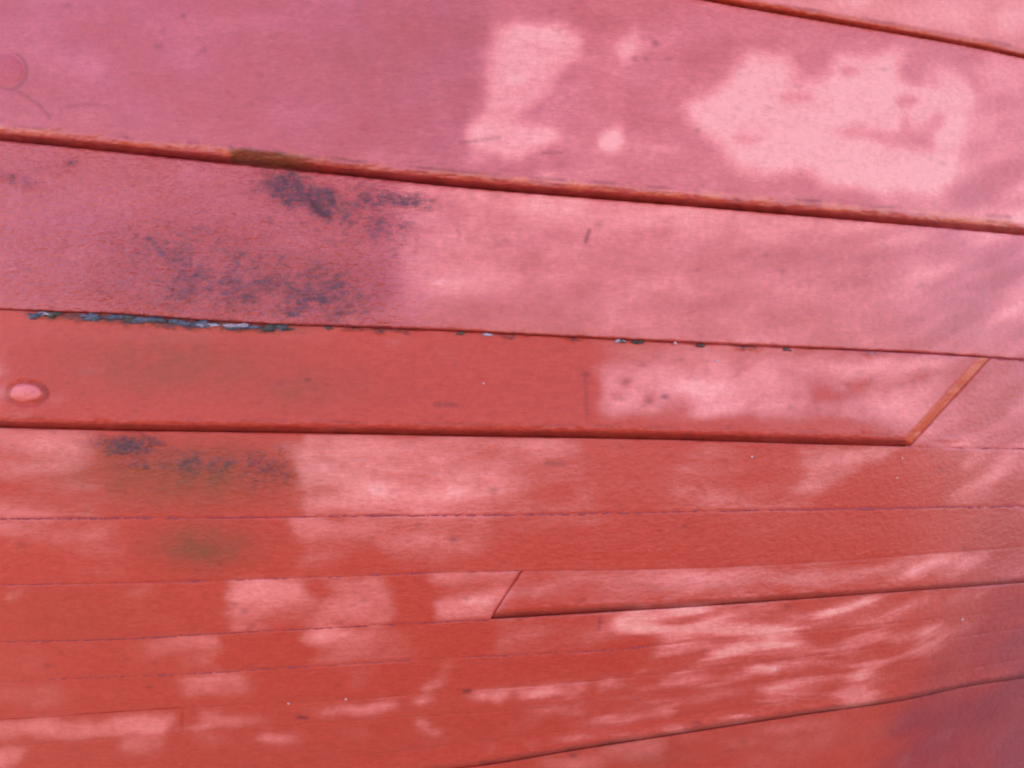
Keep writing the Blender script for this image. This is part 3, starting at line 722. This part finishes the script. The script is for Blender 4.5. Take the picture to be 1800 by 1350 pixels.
LIP1 = 0.0095
edgeS = lambda u: 1.0 - 0.35 * sstep(1300, 1800, u)
SU1 = lambda x: S0(x) - 300.0
SU2 = lambda x: S0(x) - 620.0
SU3 = lambda x: S0(x) - 980.0
SU4 = lambda x: S0(x) - 1400.0
for a_, b_ in ((SU4, SU3), (SU3, SU2), (SU2, SU1)):  # unseen upper strakes, added to shade the ground below
    plank(a_, b_, 0.0, 0.0075, lip=(10, 7), step=16.0)
pA = plank(SU1, S0, .002, lambda u: 0.0075 + 0 * u, lip=(lambda u: 8 + 2 * sstep(1800, 1300, u), 7))
pB = plank(S0, S1, 0.0, lambda u: .0105 * (1 - .22 * sstep(1300, 1800, u)), lip=(lambda u: 14 - 2 * sstep(900, 1500, u) + 9 * sstep(395, 430, u) * sstep(570, 490, u), lambda u: 13 - 3 * sstep(900, 1500, u) - 6 * sstep(395, 430, u) * sstep(570, 490, u)),
           label="wide plank with a bare brown stretch on its lower edge")
p1 = plank(S1, S2, 0.0, 0.0032, lip=(3.0, 3.0), label="plank scuffed down to slate grey primer at its left")
p2 = plank(S2, S3, -0.0005, 0.0085, lip=(12, 8), right=lambda v: DIAG2(v), endlift=lambda u, v: sstep(1350, 1640, u) * .8,
           label="proud plank ending in a slanting butt")
p2b = plank(S2, S3, -0.0004, -0.0004, left=lambda v: DIAG2(v) + 1.0)
p3 = plank(S3, S4, 0.0, 0.0004)
p4 = plank(S4, S5, 0.0, 0.0008)
p5a = plank(S5, S6, 0.0006, 0.0022, right=lambda v: DIAG5(v) - 1.0)
p5b = plank(S5, S6, -0.0006, lambda u: .0070 * (1 - .5 * sstep(1100, 1750, u)), lip=(lambda u: 11 - 6 * sstep(1000, 1750, u), lambda u: 5 - 2 * sstep(1000, 1750, u)), left=lambda v: DIAG5(v))
p6 = plank(S6, S7, 0.0, 0.0006)
p7 = plank(S7, S8, 0.0, 0.0004, edge_top=.0007)
p8 = plank(S8, S9, 0.0002, 0.0010, edge_top=.0007, extra=lambda u, v: .0010 * sstep(323, 318, u) - .0016 * np.exp(-((u - 322) / 3.5) ** 2))
p9 = plank(S9, S10, 0.0, 0.0003, edge_top=.0006)
p10 = plank(S10, S11, 0.0, edge_top=.0006, hb=lambda u: .0055 - .0015 * sstep(1300, 1800, u), lip=(lambda u: 8 - 3 * sstep(1300, 1800, u), 3))
p11 = plank(S11, S12, 0.0, 0.0006)
p12 = plank(S12, SBOT, 0.0, 0.0006)

# caulking strands pressed into the flush seams
def caulk(S, a, b, w=5.0, top=-0.0002, seed=1):
    u = np.arange(a, b, 2.5)
    jag = vnoise(u, u * 0, 9, 80 + seed, 3); jag2 = vnoise(u, u * 0, 60, 90 + seed, 2)
    offs = np.linspace(-1, 1, 7)
    U = u[None, :] + 0 * offs[:, None]
    wv_ = w * (1 + .3 * jag2)[None, :] * .5
    V = S(u)[None, :] + offs[:, None] * wv_ + .8 * jag2[None, :]
    rough = vnoise(U, V * 3, 7, 100 + seed, 2)
    H = top - .0002 + .0007 * jag[None, :] + .0008 * rough - .0016 * offs[:, None] ** 2
    P = place(U, V, H)
    nr, nc = U.shape; idx = np.arange(nr * nc).reshape(nr, nc)
    f = np.stack([idx[:-1, :-1], idx[1:, :-1], idx[1:, 1:], idx[:-1, 1:]], -1).reshape(-1, 4)
    return link_mesh("caulking", P.reshape(-1, 3), f, CAULK, hull)
caulk(S2, 1735, 2270, 5, -.0004, 1)
caulk(S3, 1592, 2270, 5, -.0004, 2)
caulk(S4, -470, 2270, 6, .0002, 3)
caulk(S5, -470, 912, 5.5, .0002, 4)
caulk(S6, -470, 862, 5.5, .0004, 5)
caulk(S7, -470, 1150, 4.5, .0, 6)

# loose flakes of older paint under the third seam
def flake(u0, v0, w, hgt, mat, seed):
    r = np.random.default_rng(seed)
    n = 13
    a = np.linspace(0, 2 * math.pi, n, endpoint=False) + r.uniform(-.15, .15, n)
    rad = 1 + .32 * r.standard_normal(n)
    U = np.concatenate([[u0], u0 + w * rad * np.cos(a)]); V = np.concatenate([[v0], v0 + hgt * rad * np.sin(a)])
    H = .0002 + np.concatenate([[.0004], .0009 * r.random(n)])
    P = np.concatenate([place(U, V, H), place(U, V, H - .0006)])
    f = []
    m = n + 1
    for k in range(n):
        k2 = (k + 1) % n
        f.append((0, 1 + k, 1 + k2, 1 + k2)); f.append((m, m + 1 + k2, m + 1 + k, m + 1 + k))
        f.append((1 + k, m + 1 + k, m + 1 + k2, 1 + k2))
    me = bpy.data.meshes.new("paint_flake"); me.from_pydata([tuple(p) for p in P], [], [tuple(dict.fromkeys(q)) for q in f]); me.update()
    me.materials.append(mat); me.polygons.foreach_set("use_smooth", [True] * len(me.polygons))
    o = bpy.data.objects.new("paint_flake", me); C.objects.link(o); o.parent = p2
    return o
FR = np.random.default_rng(5)
for k in range(34):
    u0 = FR.uniform(60, 500) if k < 25 else FR.uniform(560, 1560)
    big = k < 25
    w = FR.uniform(8, 24) if big else FR.uniform(6, 12)
    h_ = FR.uniform(2.6, 5.5) if big else FR.uniform(2, 3.5)
    v0 = float(S2(u0)) + (FR.uniform(2, 9) if big else 2.5)
    flake(u0, v0, w, h_, FLAKE_WHITE if FR.random() < (.24 if big else .05) else (FLAKE_BLUE if FR.random() < .55 and big else FLAKE_DARK), 300 + k)
fl = flake(398, 268, 5, 11, FLAKE_WHITE, 340); fl.parent = pB

def dome(name, u0, v0, ru, rv, h0, hh, mat, parent, base=0.0, rings=8, seg=36, rim=0.0):
    U = [u0]; V = [v0]; H = [base + hh]
    for i in range(1, rings + 1):
        q = i / rings
        for j in range(seg):
            a = 2 * math.pi * j / seg
            wob = 1 + .03 * math.sin(3 * a + 1) + .02 * math.sin(5 * a)
            U.append(u0 + ru * q * wob * math.cos(a)); V.append(v0 + rv * q * wob * math.sin(a))
            H.append(base + hh * math.sqrt(max(0, 1 - q ** 2.3)) - (0.0015 if i == rings else 0))
    P = place(np.array(U), np.array(V), np.array(H))
    f = [(0, 1 + j, 1 + (j + 1) % seg) for j in range(seg)]
    for i in range(rings - 1):
        for j in range(seg):
            a = 1 + i * seg + j; b = 1 + i * seg + (j + 1) % seg
            f.append((a, a + seg, b + seg, b))
    me = bpy.data.meshes.new(name); me.from_pydata([tuple(p) for p in P], [], f); me.update(); me.materials.append(mat)
    me.polygons.foreach_set("use_smooth", [True] * len(me.polygons))
    o = bpy.data.objects.new(name, me); C.objects.link(o); o.parent = parent
    return o, np.array(U), np.array(V)
def const_attr(me, f, rose_=.2):
    for nme, val in (("sheen_fade", f), ("slate", 0.0), ("grime", 0.0), ("speck_shade", 0.0), ("gloss", 0.3), ("rose_sheen", rose_), ("orange", 0.0), ("maroon_shade", 0.0), ("crust", 0.2)):
        a = me.attributes.new(nme, 'FLOAT', 'POINT'); a.data.foreach_set("value", np.full(len(me.vertices), val, np.float32))
bolt, U, V = dome("bolt_head", 46, 691, 30, 16.5, 0, .0062, PAINT, p2, base=.0058)
const_attr(bolt.data, .66)
bolt["label"] = "round pale pink bolt head"
plug, U, V = dome("wooden_plug", 8, 124, 36, 31, 0, .0022, PAINT, pB, base=.0074)
const_attr(plug.data, .30, .62)
plug["label"] = "painted-over plug outlined by a crack"
for (u0, v0, r_, par, bs) in [(850, 674, 3.6, p2, .0040), (1187, 603, 4.0, p1, .0030), (1322, 803, 4.0, p3, .0006), (1586, 805, 3.0, p3, .0006), (1577, 840, 3.0, p3, .0006), (1692, 1089, 4, p7, .0006), (507, 1237, 3.6, p8, .001), (1261, 635, 3.2, p2, .004), (608, 1229, 4, p8, .001), (1362, 1177, 4.5, p8, .001)]:
    fk, U, V = dome("paint_fleck", u0, v0, r_ * .72, r_ * .62, 0, .0005, FLECK, par, base=bs, rings=2, seg=10)

# frames behind the planks and a rail-free inner ceiling, so the hull is a solid body from any side
def shell(name, ulist, depth0, depth1, mat):
    for (ua, ub) in ulist:
        us = np.linspace(ua, ub, 5 if ub - ua < 400 else 60); vs_ = np.linspace(-1480, Y1, 60)
        U, V = np.meshgrid(us, vs_)
        P = place(U, V, -depth0 + 0 * U); Q = place(U, V, -depth1 + 0 * U)
        nr, nc = U.shape; idx = np.arange(nr * nc).reshape(nr, nc); n = nr * nc
        f1 = np.stack([idx[:-1, :-1], idx[1:, :-1], idx[1:, 1:], idx[:-1, 1:]], -1).reshape(-1, 4)
        ring = np.concatenate([idx[0, :], idx[1:, -1], idx[-1, -2::-1], idx[-2:0:-1, 0]]); rr = np.roll(ring, -1)
        side = np.stack([ring, rr, rr + n, ring + n], -1)
        link_mesh(name, np.concatenate([P.reshape(-1, 3), Q.reshape(-1, 3)]), np.concatenate([f1, f1[:, ::-1] + n, side]), mat, hull)
shell("inner_planking", [(X0, X1)], .024, .030, TIMBER)
shell("frame_rib", [(120, 210), (620, 710), (1120, 1210), (1620, 1710)], .0305, .075, TIMBER)

# ground under the hull, out of frame: it sends the warm light up under the planks
n = 40
g = link_mesh("unseen_ground", [(-1000, -1000, -1.0), (1000, -1000, -1.0), (1000, 1000, -1.0), (-1000, 1000, -1.0)], [(0, 1, 2, 3)], GROUND)
g["kind"] = "structure"
